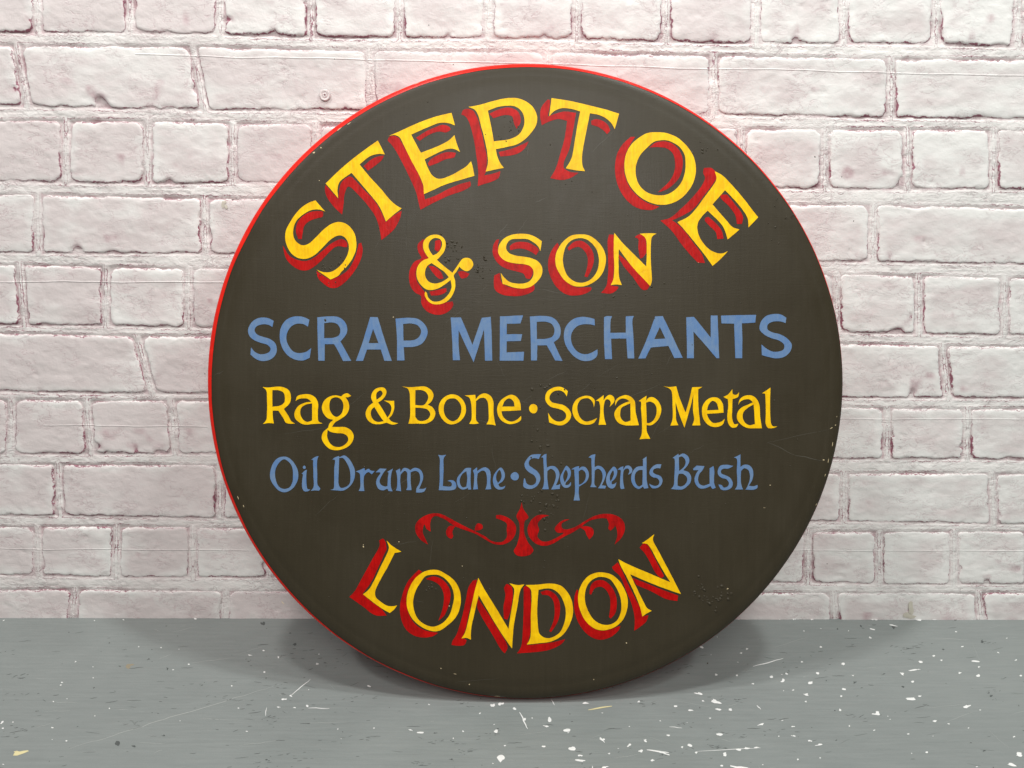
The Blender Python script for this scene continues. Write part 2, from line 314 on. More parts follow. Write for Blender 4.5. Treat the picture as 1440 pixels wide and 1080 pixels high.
YEL = [
('S','A','430,55* 485,120 540,180* 470,158 380,165 290,215 220,280 185,360 180,450 215,520 280,560 350,545 430,475 520,385 610,320 700,298 790,330 860,410 888,510 885,610 850,700 790,790 720,860 690,900 600,945* 440,835* 520,862 600,860 680,815 750,740 795,650 805,560 775,490 720,450 660,458 590,505 500,595 420,670 340,708 260,710 180,670 120,590 90,490 100,390 140,310 200,215 280,130 360,80'),
('T','B','731,-18* 810,138* 740,132 650,155 525,250* 640,390 760,520 870,650 930,705 1000,745* 910,815 822,892* 785,800 740,710 620,560 435,345* 300,450 278,530 285,630* 145,465* 300,315 460,180 620,60'),
('E','C','800,-10* 838,132* 760,105 660,105 540,150 345,235* 455,440* 600,385 730,325 800,275 832,240* 860,340 895,432* 840,400 770,395 680,425 497,515* 530,600 580,690 640,730 700,728 800,690 900,635 970,590 1020,535* 1040,610 1057,698* 900,745 720,800 590,860 490,905* 480,800 440,700 350,530 260,350 215,265 160,240 95,250* 200,205 400,115 600,40'),
('P','D','150,165* 280,140 440,95 590,65 710,68 810,110 885,180 922,280 910,370 850,460 770,540 680,590 580,615 458,640* 475,720 510,800 548,850* 440,870 345,892* 368,800 365,700 330,520 290,370 260,260 220,195 / 368,205* 480,165 590,150 680,160 745,210 778,290 770,390 710,480 620,525 435,552* 405,380'),
('T','E','205,65* 400,95 600,140 800,190 965,240* 915,415* 880,350 820,295 740,255 635,235* 610,370 570,570 550,700 552,820 580,887* 470,875 365,855* 430,740 470,520 500,350 528,215* 420,185 310,180 230,215 178,270*'),
('O','F','500,128 620,140 740,190 850,290 920,400 948,530 930,660 870,780 770,880 650,935 520,942 400,905 290,830 200,720 155,600 145,480 165,370 220,270 310,190 400,140 / 560,218 480,235 400,300 320,390 280,480 270,580 290,680 340,760 420,815 520,838 620,830 710,780 780,700 820,600 832,490 820,380 770,300 700,250 630,222'),
('E','G','680,8* 760,50 880,170 1000,310 1100,440 1168,525* 1060,640* 1050,540 1000,450 920,350 795,220* 655,380* 740,480 820,570 880,635 958,662* 890,720 825,775* 800,690 760,610 600,450* 540,510 490,590 485,670 510,750 570,840 640,900 720,930 770,930 828,905* 740,1000 655,1072* 560,940 440,790 350,680 260,580* 380,520 460,440 570,290 660,170 700,90'),
('&','H','690,340 740,360 765,415 740,465 690,492 640,470 610,440* 580,490 545,540 560,600 560,680 530,760 470,830 390,862 310,860 250,820 218,760 225,720* 240,735 260,790 310,830 380,830 450,790 500,730 520,670 510,590* 430,650 340,695 250,700 180,650 135,580 125,500 150,420 200,370 265,345* 225,290 200,220 210,150 260,100 330,80 400,95 445,140 455,200 430,280 380,340 355,365* 430,430 530,510* 580,440 620,380 650,350 / 330,118 290,140 262,190 270,250 310,315* 360,290 400,240 415,180 390,130 / 295,400* 250,430 225,480 225,550 260,605 320,630 390,620 450,590 490,560* 440,500 370,450'),
('S','I','345,70 430,78 510,110 575,155* 558,268* 535,215 480,165 410,130 320,128 230,135 185,180 175,240 210,290 280,315 380,330 470,350 540,390 578,450 575,530 530,600 460,660 380,685 280,680 200,655 135,635* 112,510* 150,560 210,610 290,630 380,628 440,600 475,550 480,490 450,440 390,415 290,405 190,385 120,340 85,280 95,200 150,125 240,82'),
('O','I','1000,78 1100,88 1190,145 1260,230 1295,330 1285,440 1240,540 1150,620 1040,662 930,655 840,600 770,510 730,410 735,300 775,210 840,135 910,90 / 1000,120 920,140 860,190 825,270 812,370 830,470 870,550 940,605 1010,622 1100,600 1160,550 1200,480 1218,380 1200,270 1150,190 1080,135'),
('N','J','430,60* 520,170 640,290 790,440* 795,300 790,150 770,105 715,70* 800,65 905,68* 855,105 842,200 842,400 852,600 835,660* 780,600 640,450 480,240* 478,400 485,560 515,648* 450,640 390,648* 418,590 430,480 425,300 425,150'),
('R','P','45,42* 120,50 230,38 330,45 410,90 438,170 425,260 340,350* 400,440 445,520 495,552* 430,555 370,540 330,470 265,372* 185,372* 185,460 200,550* 130,545 50,558* 95,500 105,400 105,200 95,90 / 180,85* 270,88 335,120 355,190 345,260 290,300 180,318*'),
('a','P','505,240* 530,170 610,145 700,145 780,190 818,270 815,400 825,520 880,552* 740,558* 650,568 570,545 500,480 490,400 540,310 640,260 725,250* 680,210 600,200 540,212 / 735,270* 640,290 580,340 570,420 610,500 670,530 735,510*'),
('g','P','1060,158 1140,175* 1180,140 1230,130 1280,165* 1240,185 1200,185* 1245,260 1250,350 1210,430 1130,490 1050,540 1015,598* 1100,600 1200,605 1280,650 1315,720 1300,800 1240,870 1160,910 1070,925 980,905 910,840 870,760 885,680 960,610* 980,550 1030,500* 960,480 900,420 872,330 900,240 970,180 / 1060,185 1000,210 975,290 985,370 1030,440 1080,460 1140,420 1170,340 1165,260 1120,200 / 950,640* 1000,670 1080,685 1160,690 1220,720 1240,780 1200,840 1120,880 1040,870 980,820 945,740'),
('&','Q','300,48 350,55 382,100 370,160 320,220 265,260* 320,340 395,470* 440,400 450,320 420,270 345,230* 420,235 488,235* 490,340 460,430 415,480* 450,520 545,550* 470,568 385,540* 300,560 200,555 120,500 92,410 120,330 195,260* 170,190 185,120 230,70 / 300,90 250,120 238,170 245,220* 300,180 330,130 / 215,320* 175,360 165,430 200,500 260,530 345,520* 280,430'),
('B','Q','600,35* 700,45 820,38 920,35 1000,80 1040,150 1010,240 960,290* 1030,330 1065,410 1030,500 940,550 820,552 690,555* 712,460 712,280 705,120 680,65 / 785,85* 870,85 930,110 965,170 950,240 900,295 785,295* / 785,330* 880,335 960,360 995,420 970,480 900,515 830,510 785,460*'),
('o','R','260,145 340,165 410,230 448,320 440,420 380,510 290,558 200,555 120,490 75,400 72,300 120,210 190,160 / 250,200 190,220 150,280 138,360 160,440 210,500 270,520 330,490 375,420 385,330 360,260 310,210'),
('n','R','430,160* 580,150* 585,215* 640,155 710,130 790,165 830,240 835,400 850,520 865,580* 800,565 735,562* 765,500 765,380 755,260 720,200 650,195 590,240* 588,400 595,510 630,550* 560,560 495,555* 525,500 530,380 520,260 495,190'),
('e','R','1085,150 1150,175 1200,240 1218,365* 1080,375 945,378* 960,440 1010,500 1080,525 1150,505 1220,445* 1215,500 1150,545 1050,558 960,520 900,440 885,340 920,250 1000,180 / 1050,200 990,240 955,315* 1130,315* 1110,240'),
('dot','R','1390,280 1435,300 1448,350 1425,400 1385,410 1345,385 1332,335 1350,295'),
('S','S','465,38 530,60 580,100* 565,175* 530,120 470,90 390,100 335,150 325,210 360,255 440,275 530,300 600,360 628,430 600,510 530,565 470,578 380,560 320,535* 305,400* 350,470 420,520 500,520 550,480 555,420 510,370 440,345 350,320 290,270 265,200 290,110 370,55'),
('c','S','820,165 900,175 955,225 945,325* 930,260 880,205 810,200 750,230 715,300 720,390 760,480 830,525 910,510 990,475* 940,545 850,570 760,550 680,480 645,390 655,290 710,210'),
('r','S','970,235* 1030,195 1080,155* 1080,230* 1120,175 1170,150 1220,180 1230,240 1165,320* 1180,260 1150,215 1110,220 1085,290 1085,450 1115,570* 1060,568 1010,572* 1028,450 1030,300 1010,240'),
('a','T','248,305* 255,230 310,180 400,155 470,180 520,240 535,400 580,575* 475,578* 380,575 300,545 245,470 240,400 290,320 370,270 450,240* 390,205 330,205 280,240 / 460,270* 400,295 340,330 318,400 330,480 390,530 465,510*'),
('p','T','575,240* 630,200 685,165* 680,235* 720,190 780,185 850,240 890,330 880,430 820,530 750,575 685,575* 690,660 738,765* 660,765 590,772* 618,700 620,500 610,350 605,245 / 680,260* 730,245 790,270 825,330 820,430 780,510 730,545 690,545*'),
('M','T','920,32* 1000,42 1100,32* 1150,200 1232,400* 1270,270 1325,45* 1400,42 1465,40* 1407,75* 1410,300 1437,578* 1325,578* 1350,500 1335,350 1340,150* 1290,350 1215,610* 1150,440 1090,250* 1095,400 1100,500 1130,575* 1020,580* 1048,500 1050,300 1035,100 1000,60'),
('e','U','480,185 550,200 605,270 620,400* 500,410 385,415* 410,480 470,540 540,540 600,520 635,485* 610,560 530,600 430,585 350,510 318,400 330,300 390,220 / 465,235 410,290 388,368* 550,362* 525,270'),
('t','U','618,180* 680,150 742,75* 750,140 800,150 838,115* 820,180 745,210* 740,350 740,480 770,560 825,555* 800,600 740,608 690,560 672,460 685,300 680,210* 650,200'),
('a','U','825,290* 850,210 920,165 1010,160 1080,210 1120,300 1130,450 1155,618* 1065,618* 960,615 870,570 810,490 815,400 870,330 960,290 1030,255* 980,215 900,220 850,250 / 1040,285* 960,330 900,390 885,460 920,540 980,575 1058,560* 1050,420'),
('l','U','1155,130* 1220,90 1275,50* 1270,200 1270,400 1285,560 1310,590 1370,592* 1310,615 1240,612 1210,560 1210,400 1205,200 1195,135'),
('L','d','510,82* 570,140 675,207* 600,220* 520,380 430,540 380,660 390,720 450,775 520,815 580,820 628,810* 590,860 545,895* 450,840 340,760 245,685* 310,630 370,530 450,360 530,190 535,150'),
('O','e','480,92 570,135 660,200 720,290 745,400 735,510 690,620 600,710 500,775 420,778 300,730 200,640 145,530 135,420 160,310 220,200 290,135 360,100 / 420,145 350,160 300,220 240,320 210,430 215,530 260,640 340,705 430,730 530,695 610,610 650,500 668,390 640,280 580,200 500,150'),
('N','f','262,180* 330,310 460,520 600,755* 630,560 665,330 660,295 612,242* 700,262 778,255* 738,310 700,500 660,720 640,975* 600,920 480,740 265,375* 220,570 180,760 178,875* 130,855 72,860* 110,800 170,560 220,330'),
('D','f','795,262* 920,258 1080,245 1190,270 1270,350 1315,450 1325,580 1280,720 1200,830 1080,895 940,915 808,930* 845,850 852,600 860,400 850,310 / 938,315* 1010,300 1090,305 1170,360 1220,450 1245,560 1230,680 1180,790 1090,852 1010,855 950,810 930,700 925,500'),
('O','g','620,200 720,225 810,300 870,400 902,510 890,630 840,740 750,815 630,850 530,830 440,760 380,660 345,540 350,420 390,320 460,240 540,205 / 600,248 520,270 450,340 420,440 425,540 460,640 520,730 600,780 690,788 770,750 820,660 830,560 810,450 760,350 700,275'),
('N','h','275,330* 380,385 600,480 860,590* 780,460 700,320 640,210 600,160 540,150* 610,105 680,50* 665,110 740,260 860,490 980,722* 800,660 620,590 410,500* 480,650 560,810 600,880 650,912* 595,940 545,975* 520,870 460,720 370,530 300,400'),
]
BLU = [
('S','K','200,92 260,100 320,130* 305,200* 260,175 190,170 130,190 105,235 130,280 200,310 280,335 335,380 355,440 340,510 290,560 210,582 130,565 60,510* 65,430* 110,480 170,505 230,500 275,475 285,440 250,400 170,375 90,340 45,295 32,230 70,150 130,105'),
('C','K','600,78 660,88 722,118* 705,195* 650,165 570,165 510,200 470,270 465,350 500,430 550,480 620,492 690,475 742,435* 725,545* 650,575 560,565 480,520 420,440 390,340 395,230 440,140 510,92'),
('R','K','810,90* 930,80 1040,85 1110,130 1145,200 1140,270 1090,340 1070,362* 1120,450 1192,580* 1100,582* 1050,480 1000,392* 895,392* 892,578* 822,578* 815,350 / 888,155* 980,148 1040,170 1070,230 1055,290 1000,318 888,325*'),
('A','L','205,88* 290,88* 345,270 400,440 448,580* 365,580* 325,452* 168,452* 125,580* 45,580* 110,400 / 238,220* 298,380* 188,380*'),
('P','L','490,105* 650,95 740,108 815,165 850,240 835,320 780,390 700,420 582,425* 592,575* 508,575* 505,300 / 575,165* 680,160 750,190 778,250 755,310 700,345 580,352*'),
('M','L','1110,92* 1225,92* 1290,240 1355,400* 1460,95* 1560,85* 1570,250 1578,578* 1497,578* 1485,225* 1430,400 1368,595* 1290,430 1200,235* 1200,400 1215,572* 1135,572* 1125,300'),
('E','M','385,80* 645,68* 615,160* 462,162* 460,280* 635,280* 620,355* 460,360* 458,485* 655,478* 648,578* 382,578*'),
('R','M','722,80* 880,75 980,95 1045,160 1068,240 1050,320 990,370* 1030,460 1088,580* 1005,575* 960,490 910,405* 805,405* 800,575* 735,575* 730,300 / 798,140* 900,140 965,165 998,230 980,300 920,328 800,335*'),
('C','N','310,85 380,92 448,108* 452,182* 400,170 310,170 240,200 190,270 185,350 215,430 280,490 350,505 410,490 482,450* 478,520 440,560 380,580 300,575 220,530 150,450 108,350 110,240 150,160 220,105'),
('H','N','555,90* 580,78 645,78* 630,120 625,265* 800,262* 800,80* 890,75* 875,120 885,300 895,552* 820,552* 805,328* 635,330* 645,560* 565,560* 555,350'),
('A','N','1130,80* 1215,75* 1300,250 1380,420 1440,545* 1345,548* 1280,412* 1080,430* 1020,552* 940,555* 1030,350 / 1182,200* 1245,330* 1120,335*'),
('N','O','200,90* 285,85* 380,200 475,320* 475,70* 552,70* 560,300 570,550* 540,550* 430,420 280,250* 285,400 285,550* 208,550* 205,300'),
('T','O','590,70* 985,62* 975,150* 825,158* 830,350 828,550* 752,550* 745,350 738,162* 595,158*'),
('S','O','1200,52 1270,62 1325,95* 1318,155* 1250,135 1170,140 1115,175 1115,225 1170,260 1250,280 1330,325 1385,395 1370,470 1310,530 1220,552 1120,535 1050,515* 1045,395* 1100,440 1170,475 1240,475 1295,450 1300,400 1250,355 1160,325 1080,285 1025,225 1040,140 1100,75'),
('O','V','300,85 380,110 460,190 520,300 535,420 500,540 430,630 320,685 220,665 130,580 65,460 65,330 110,200 190,110 / 290,130 210,190 150,300 145,420 180,550 230,610 310,630 390,600 435,520 445,400 430,260 370,170'),
('i','V','590,375* 640,325 680,305* 670,400 675,560 690,630 740,640* 690,670 630,665 600,600 605,450 610,380'),
('i','V','635,235 660,262 650,290 622,290 610,262'),
('l','V','750,140* 820,90 880,75* 855,140 855,400 860,560 905,630 880,660* 810,655 745,665* 790,600 790,400 785,200 785,140'),
('D','V','1110,135* 1150,100 1215,75* 1230,95* 1310,65 1380,110 1430,180 1485,300 1490,400 1460,510 1390,600 1290,658 1180,655 1075,648* 1130,625 1140,500 1140,300 1150,140 / 1225,110* 1290,110 1340,170 1400,300 1415,420 1400,540 1330,600 1250,610 1215,540 1215,350'),
('r','W','185,335* 250,310 330,275* 340,320* 400,290 440,320 505,330* 455,385* 400,345 340,390 320,450 320,580 330,665* 235,665* 260,600 260,450 250,370'),
('u','W','520,350* 590,285* 705,290* 660,345 610,430 585,500 610,560 680,590 720,580* 725,450 735,350 710,345* 815,285* 790,350 775,450 780,600 805,670* 735,665* 720,630 640,655 570,630 530,540 540,460 600,355'),
('m','W','860,325* 930,285* 940,350* 990,280 1060,285 1105,315* 1170,275 1240,285 1300,340 1322,430 1300,520 1250,630* 1340,625 1375,605* 1340,670 1280,690 1200,690* 1210,620 1260,530 1270,420 1245,350 1180,325 1110,350* 1110,500 1125,650* 1035,650* 1055,600 1050,450 1050,350 1010,325 940,390* 935,500 950,670* 860,655* 880,600 880,400'),
('L','X','135,55* 200,65 270,55* 230,110 225,300 215,580* 290,590 350,585 365,540 340,510 290,495* 350,480 410,500 440,560 430,620 380,648 145,650* 160,500 160,300 160,110'),
('a','X','690,275* 600,280 540,340 460,440 450,520 480,600 540,640 600,630 640,610* 640,640* 690,640* 680,500 685,350 / 610,330* 540,380 500,470 510,560 550,605 610,590* 625,450'),
('n','X','720,320* 790,265* 795,330* 850,290 930,265 1000,310 1020,400 1015,520 1030,635* 930,640* 955,560 955,420 930,340 880,320 800,370* 790,480 805,635* 725,640* 735,560 740,380'),
('e','X','1190,270 1240,320 1260,400 1230,490 1150,550* 1170,590 1210,600 1270,575* 1240,625 1160,640 1100,610 1060,520 1065,420 1110,340 / 1170,310 1120,380 1115,470 1145,530* 1185,480 1205,400'),
('dot','Y','120,345 165,380 175,425 150,475 90,485 45,450 38,400 70,360'),
('S','Y','550,45* 480,45 380,60 310,130 270,210 290,290 350,350 430,400 470,470 450,540 380,570 310,540 280,455* 262,450* 255,590 310,625 400,625 480,580 535,480 530,400 480,330 400,270 350,230 345,170 380,125 440,110 510,125*'),
('h','Y','550,100* 600,50 640,40* 640,150 650,270* 710,245 780,250 840,310 860,380 840,480 800,570* 850,560 875,545* 865,630* 720,640* 760,560 790,480 800,400 770,320 710,290 655,330* 655,450 670,580 680,635* 570,635* 595,560 600,400 590,200 580,100'),
('e','Y','980,240 1040,300 1055,370 1030,450 970,520* 960,560 1010,560 1055,510* 1050,570 990,610 930,600 880,520 875,430 920,330 / 970,310 925,390 930,470 950,520* 990,440 1000,370'),
('p','Y','1060,300* 1120,265 1190,245* 1190,285* 1240,255 1300,265 1345,330 1355,420 1310,510 1190,590* 1185,700 1205,825* 1100,825* 1120,720 1120,500 1110,300* / 1185,330* 1230,305 1280,330 1305,400 1290,480 1240,540 1190,560*'),
('h','Z','150,100* 200,60 265,45* 255,150 255,265* 310,240 370,255 420,310 445,380 420,470 375,570* 450,580* 430,625* 310,620* 350,560 385,470 385,380 360,320 310,290 255,320* 250,450 255,560 290,600* 180,600* 200,550 205,400 200,200 195,110'),
('e','Z','580,255 630,310 630,380 600,450 540,510* 545,550 590,545 622,515* 600,590 550,625 490,600 450,520 455,420 510,320 / 565,320 520,390 510,460 525,505* 560,440 580,370'),
('r','Z','640,310* 690,265 740,250* 735,310* 780,245 840,240 885,290 880,350 820,390* 840,320 810,285 760,300 735,370 735,500 755,625* 700,630 685,600 685,450 690,310'),
('d','Z','1050,140* 1130,85* 1130,300 1135,500 1160,615* 1090,625* 1070,590* 1000,630 930,600 880,520 870,430 900,330 970,260 1070,245* 1070,130* / 1065,310* 1000,315 945,360 930,450 950,540 1000,590 1060,560*'),
('s','Z','1380,215* 1360,285* 1310,280 1250,300 1240,350 1290,385 1360,410 1400,480 1370,570 1300,615 1220,615 1170,540* 1210,560 1270,580 1330,560 1345,500 1310,450 1230,430 1180,380 1190,310 1250,240 1310,215'),
('B','a','65,100* 110,65 155,35* 160,60* 230,30 300,70 325,140 300,210 230,290* 310,320 350,390 345,470 290,540 210,590 40,582* 80,530 90,400 90,110 / 160,90* 200,75 250,110 268,170 240,240 165,305* / 160,345* 230,350 285,400 290,460 250,520 190,545 140,530* 145,400'),
('u','a','385,265* 440,220* 560,225* 530,290 480,350 460,430 480,500 540,530 640,500* 640,260* 700,225* 712,300 710,480 735,565* 685,580 655,535* 560,575 480,570 420,500 405,420 440,330 470,290* 385,290*'),
('s','a','1010,225* 930,265 860,265 820,290 825,340 890,370 960,410 1000,490 980,560 900,600 820,590 775,515* 825,520 860,560 920,545 940,490 900,430 830,410 775,360 770,290 810,220 900,205'),
('h','a','1020,95* 1120,45* 1120,240* 1180,205 1260,215 1310,280 1320,360 1295,460 1250,530* 1320,540 1385,520* 1385,560 1340,590 1200,592* 1230,540 1265,440 1265,340 1240,285 1180,260 1130,300* 1125,450 1140,540 1160,590* 1035,590* 1065,540 1065,300 1060,110'),
]
ORN = [
('scroll','b','215,525* 130,470 75,380 80,290 150,220 250,178 350,180 450,225 560,285 700,355 850,430 920,480 1000,500 1060,490 1100,440 1100,350 1100,290 1060,260 980,230* 980,195* 1040,195 1140,240 1200,310 1200,400 1150,480 1060,525 960,520 860,470 760,410 640,365 520,320 400,240 300,205 262,225 240,290 245,380* 200,350 175,300 155,380 180,450'),
('leaf','b','520,320* 460,315 420,370 430,430 480,460 500,430* 490,380'),
('leaf','b','740,370* 745,330 770,290 820,300 830,340 790,365'),
('spike','b','1270,50* 1285,120 1345,220 1305,260 1300,400 1340,500 1400,590 1350,645 1220,650 1180,600 1215,530 1245,400 1240,280 1210,210 1250,120'),
('scroll','c','455,200* 400,190 320,200 250,260 215,350 230,430 300,510 400,540 500,515 620,440 720,390 800,340 900,265 1000,235 1080,230 1160,260 1210,330 1225,420 1195,525* 1270,450 1310,350 1290,260 1200,195 1080,180 970,205 880,250 800,300 720,340 640,355 605,340 600,290 690,240* 620,250 560,290 520,350 550,390 620,395 540,450 440,490 370,485 325,430 345,360 330,290 380,225*'),
('leaf','c','800,330* 880,320 950,350 955,410 910,470* 880,420 860,370'),
('leaf','c','1100,220* 1150,250 1200,310 1150,370* 1125,350 1130,290'),
]
# ------------------------------------------------------------------ outlines -> painted shapes
def cr_segment(p0, p1, p2, p3, n):
    d = lambda a, b: max(np.hypot(*(b - a)), 1e-4) ** .5
    t0 = 0; t1 = t0 + d(p0, p1); t2 = t1 + d(p1, p2); t3 = t2 + d(p2, p3)
    t = np.linspace(t1, t2, n, endpoint=False)[:, None]
    A1 = (t1 - t) / (t1 - t0) * p0 + (t - t0) / (t1 - t0) * p1
    A2 = (t2 - t) / (t2 - t1) * p1 + (t - t1) / (t2 - t1) * p2
    A3 = (t3 - t) / (t3 - t2) * p2 + (t - t2) / (t3 - t2) * p3
    B1 = (t2 - t) / (t2 - t0) * A1 + (t - t0) / (t2 - t0) * A2
    B2 = (t3 - t) / (t3 - t1) * A2 + (t - t1) / (t3 - t1) * A3
    return (t2 - t) / (t2 - t1) * B1 + (t - t1) / (t2 - t1) * B2
def parse_loop(txt, frame, step=1.1, wob=.16, seed=0):
    ox, oy, s = FR[frame]
    pts, cor = [], []
    for tok in txt.split():
        c = tok.endswith('*'); x, y = tok.rstrip('*').split(',')
        pts.append((ox + float(x) / s, oy + float(y) / s)); cor.append(c)
    P = np.array(pts); n = len(P); out = []
    for i in range(n):
        p1, p2 = P[i], P[(i + 1) % n]
        p0 = P[i - 1]; p3 = P[(i + 2) % n]
        if cor[i]: p0 = p1 - (p2 - p1) * .6
        if cor[(i + 1) % n]: p3 = p2 + (p2 - p1) * .6
        k = max(2, int(np.hypot(*(p2 - p1)) / step))
        out.append(cr_segment(p0, p1, p2, p3, k))
    Q = np.concatenate(out)
    Q[:, 0] += wob * fbm(Q[:, 0] / 5 + seed, Q[:, 1] / 5, 3 + seed, 2)
    Q[:, 1] += wob * fbm(Q[:, 0] / 5, Q[:, 1] / 5 + seed, 11 + seed, 2)
    return Q
def painted_shape(name, txt, frame, mat, parent, z0, z1, seed):
    loops = [parse_loop(t.strip(), frame, seed=seed) for t in txt.split('/')]
    # board drawing -> sign local metres (x right, y up, z out of the face)
    L = [[((x - CX) * U, (CY - y) * U) for x, y in lp] for lp in loops]
    allp = [Vector((x, y, 0)) for lp in L for x, y in lp]
    tris = tessellate_polygon([[Vector((x, y, 0)) for x, y in lp] for lp in L])
    n = len(allp)
    verts = [(p.x, p.y, z1) for p in allp] + [(p.x, p.y, z0) for p in allp]
    faces = []
    for t in tris:
        a, b, c = (allp[i] for i in t)
        ar = (b.x - a.x) * (c.y - a.y) - (c.x - a.x) * (b.y - a.y)
        if abs(ar) < 1e-14: continue
        faces.append(tuple(t) if ar > 0 else tuple(reversed(t)))
    st = 0
    for lp in L:
        m = len(lp)
        for i in range(m):
            a, b = st + i, st + (i + 1) % m
            faces.append((a, b, b + n, a + n))
        st += m
    return mesh_obj(name, verts, faces, mat, parent)

# ------------------------------------------------------------------ the sign
# local frame of the sign face: x right, y up along the face, z towards the viewer
face_c = Vector(((CX - 720) * U, 0, CAMH)) + Vector((0, CP, -SP)) * ZC + Vector((0, SP, CP)) * ((540 - CY) * U)
sign_rot = Matrix(((1, 0, 0), (0, SP, -CP), (0, CP, SP)))     # columns: x, up-face, out
contact = Vector((face_c.x, face_c.y + CP * THICK - SP * RG, 0))
sign = empty('painted_sign', contact)
tag(sign, 'round dark wooden sign with red rim and hand painted lettering, leaning on the brick wall', 'sign')
face = Matrix.Translation(face_c - contact) @ sign_rot.to_4x4()
def on_face(o):
    o.matrix_parent_inverse = Matrix.Identity(4); o.matrix_basis = face
    return o

NA = 360
ang = np.linspace(0, 2 * math.pi, NA, endpoint=False)
RO, DO = 20 * U, 7.6 * U                      # rounded shoulder: width and depth
SL0, SW = 1.5 * U, 16 * U                     # the face already falls away a little before the shoulder
wred = 3.7 + 4.3 * np.cos(ang - math.radians(138)) + .6 * vnoise(ang * 9, ang * 0, 5)
wred = np.maximum(wred, .35) + .15 * vnoise(ang * 40, ang * 0, 9)
def shoulder(phi):                            # phi 0..pi/2 across the shoulder
    return RG - RO + RO * np.sin(phi), -SL0 - DO * (1 - np.cos(phi))
phi0 = np.arcsin(np.clip(1 - (wred + .3) * U / RO, 0, .9995))
def ring_mesh(rings, close_first=None, close_last=None):
    V, Fc = [], []
    for (r, z) in rings:
        r = np.broadcast_to(r, (NA,)); z = np.broadcast_to(z, (NA,))
        V += list(zip(r * np.cos(ang), r * np.sin(ang), z))
    for k in range(len(rings) - 1):
        for i in range(NA):
            j = (i + 1) % NA
            Fc.append((k * NA + i, (k + 1) * NA + i, (k + 1) * NA + j, k * NA + j))
    if close_first is not None:
        V.append((0, 0, close_first)); c = len(V) - 1
        Fc += [(c, i, (i + 1) % NA) for i in range(NA)]
    if close_last is not None:
        V.append((0, 0, close_last)); c = len(V) - 1; b = (len(rings) - 1) * NA
        Fc += [(c, b + (i + 1) % NA, b + i) for i in range(NA)]
    return V, Fc
rings = [(RG - RO - SW - .02, 0), (RG - RO - SW, 0), (RG - RO - SW * .75, -SL0 * .0625), (RG - RO - SW * .5, -SL0 * .25), (RG - RO - SW * .25, -SL0 * .5625)] + [shoulder(phi0 * t) for t in np.linspace(0, 1, 13)]
V, Fc = ring_mesh(rings, close_first=0)
on_face(mesh_obj('board', V, Fc, M_BOARD, sign, True))
rings = [shoulder(phi0 + (math.pi / 2 - phi0) * t) for t in np.linspace(0, 1, 7)]
rings = [(r + .00012 * (1 - k / 6), z + .00022 * (1 - k / 6)) for k, (r, z) in enumerate(rings)]
rings += [(RG, -THICK + .0015), (RG - .0012, -THICK), (RG - .03, -THICK)]
V, Fc = ring_mesh(rings, close_last=-THICK)
on_face(mesh_obj('rim', V, Fc, M_RIM, sign, True))

WORDS = {'A':'STEPTOE'}
def word_of(frame, kind):
    if frame in 'ABCDEFG': return 'in the top arc'
    if frame in 'HIJ': return 'in the second line'
    if frame in 'KLMNO': return 'in the line of plain capitals'
    if frame in 'PQRSTU': return 'in the middle yellow line'
    if frame in 'VWXYZa': return 'in the lower blue line'
    return 'in the bottom arc'
for i, (ch, fr, t) in enumerate(RED):
    o = on_face(painted_shape('letter_shade', t, fr, M_RED, sign, .00002, .00016, i))
    o['label'] = 'dark red drop shade of the %s %s' % ('ampersand' if ch == '&' else 'letter ' + ch, word_of(fr, 0))
for i, (ch, fr, t) in enumerate(YEL):
    o = on_face(painted_shape('letter' if ch != 'dot' else 'dot', t, fr, M_YEL, sign, .00002, .00034, 50 + i))
    o['label'] = 'yellow %s %s' % ({'&': 'ampersand', 'dot': 'dot'}.get(ch, 'letter ' + ch), word_of(fr, 0))
for i, (ch, fr, t) in enumerate(BLU):
    o = on_face(painted_shape('letter' if ch != 'dot' else 'dot', t, fr, M_BLUE, sign, .00002, .00030, 150 + i))
    o['label'] = 'blue %s %s' % ({'dot': 'dot'}.get(ch, 'letter ' + ch), word_of(fr, 0))
for i, (ch, fr, t) in enumerate(ORN):
    o = on_face(painted_shape({'scroll': 'scroll', 'leaf': 'scroll_leaf', 'spike': 'centre_spike'}[ch], t, fr, M_ORN, sign, .00002, .00020 + .00003 * (ch != 'scroll'), 250 + i))
    o['label'] = 'red painted %s of the flourish above the bottom arc' % ch

# blisters in the paint, pinholes, chips and scratches
def dome_field(name, spots, mat, parent, label):
    V, Fc = [], []
    for (x, y, r, hgt) in spots:
        cx, cy = (x - CX) * U, (CY - y) * U; r *= U; b = len(V); k = 9
        e = random.uniform(.7, 1.3); th0 = random.uniform(0, 3)
        for (q, zz) in ((1.25, 0), (.8, .55), (.4, .92)):
            for i in range(k):
                a = 2 * math.pi * i / k
                dx, dy = q * r * math.cos(a) * e, q * r * math.sin(a) / e
                V.append((cx + dx * math.cos(th0) - dy * math.sin(th0), cy + dx * math.sin(th0) + dy * math.cos(th0), .00001 + zz * hgt * r))
        V.append((cx, cy, .00001 + hgt * r))
        for q in range(2):
            for i in range(k):
                j = (i + 1) % k
                Fc.append((b + q * k + i, b + q * k + j, b + (q + 1) * k + j, b + (q + 1) * k + i))
        for i in range(k): Fc.append((b + 2 * k + i, b + 2 * k + (i + 1) % k, b + 3 * k))
    o = on_face(mesh_obj(name, V, Fc, mat, parent, True)); o['kind'] = 'stuff'; o['label'] = label
    return o
spots = []
def cluster(cx, cy, sx, sy, n, r0=.7, r1=1.7):
    for _ in range(int(n * .8)):
        spots.append((random.gauss(cx, sx * 1.25), random.gauss(cy, sy * 1.25), r0 + (r1 - r0) * random.random() ** 2 * 1.2, random.uniform(.3, .75)))
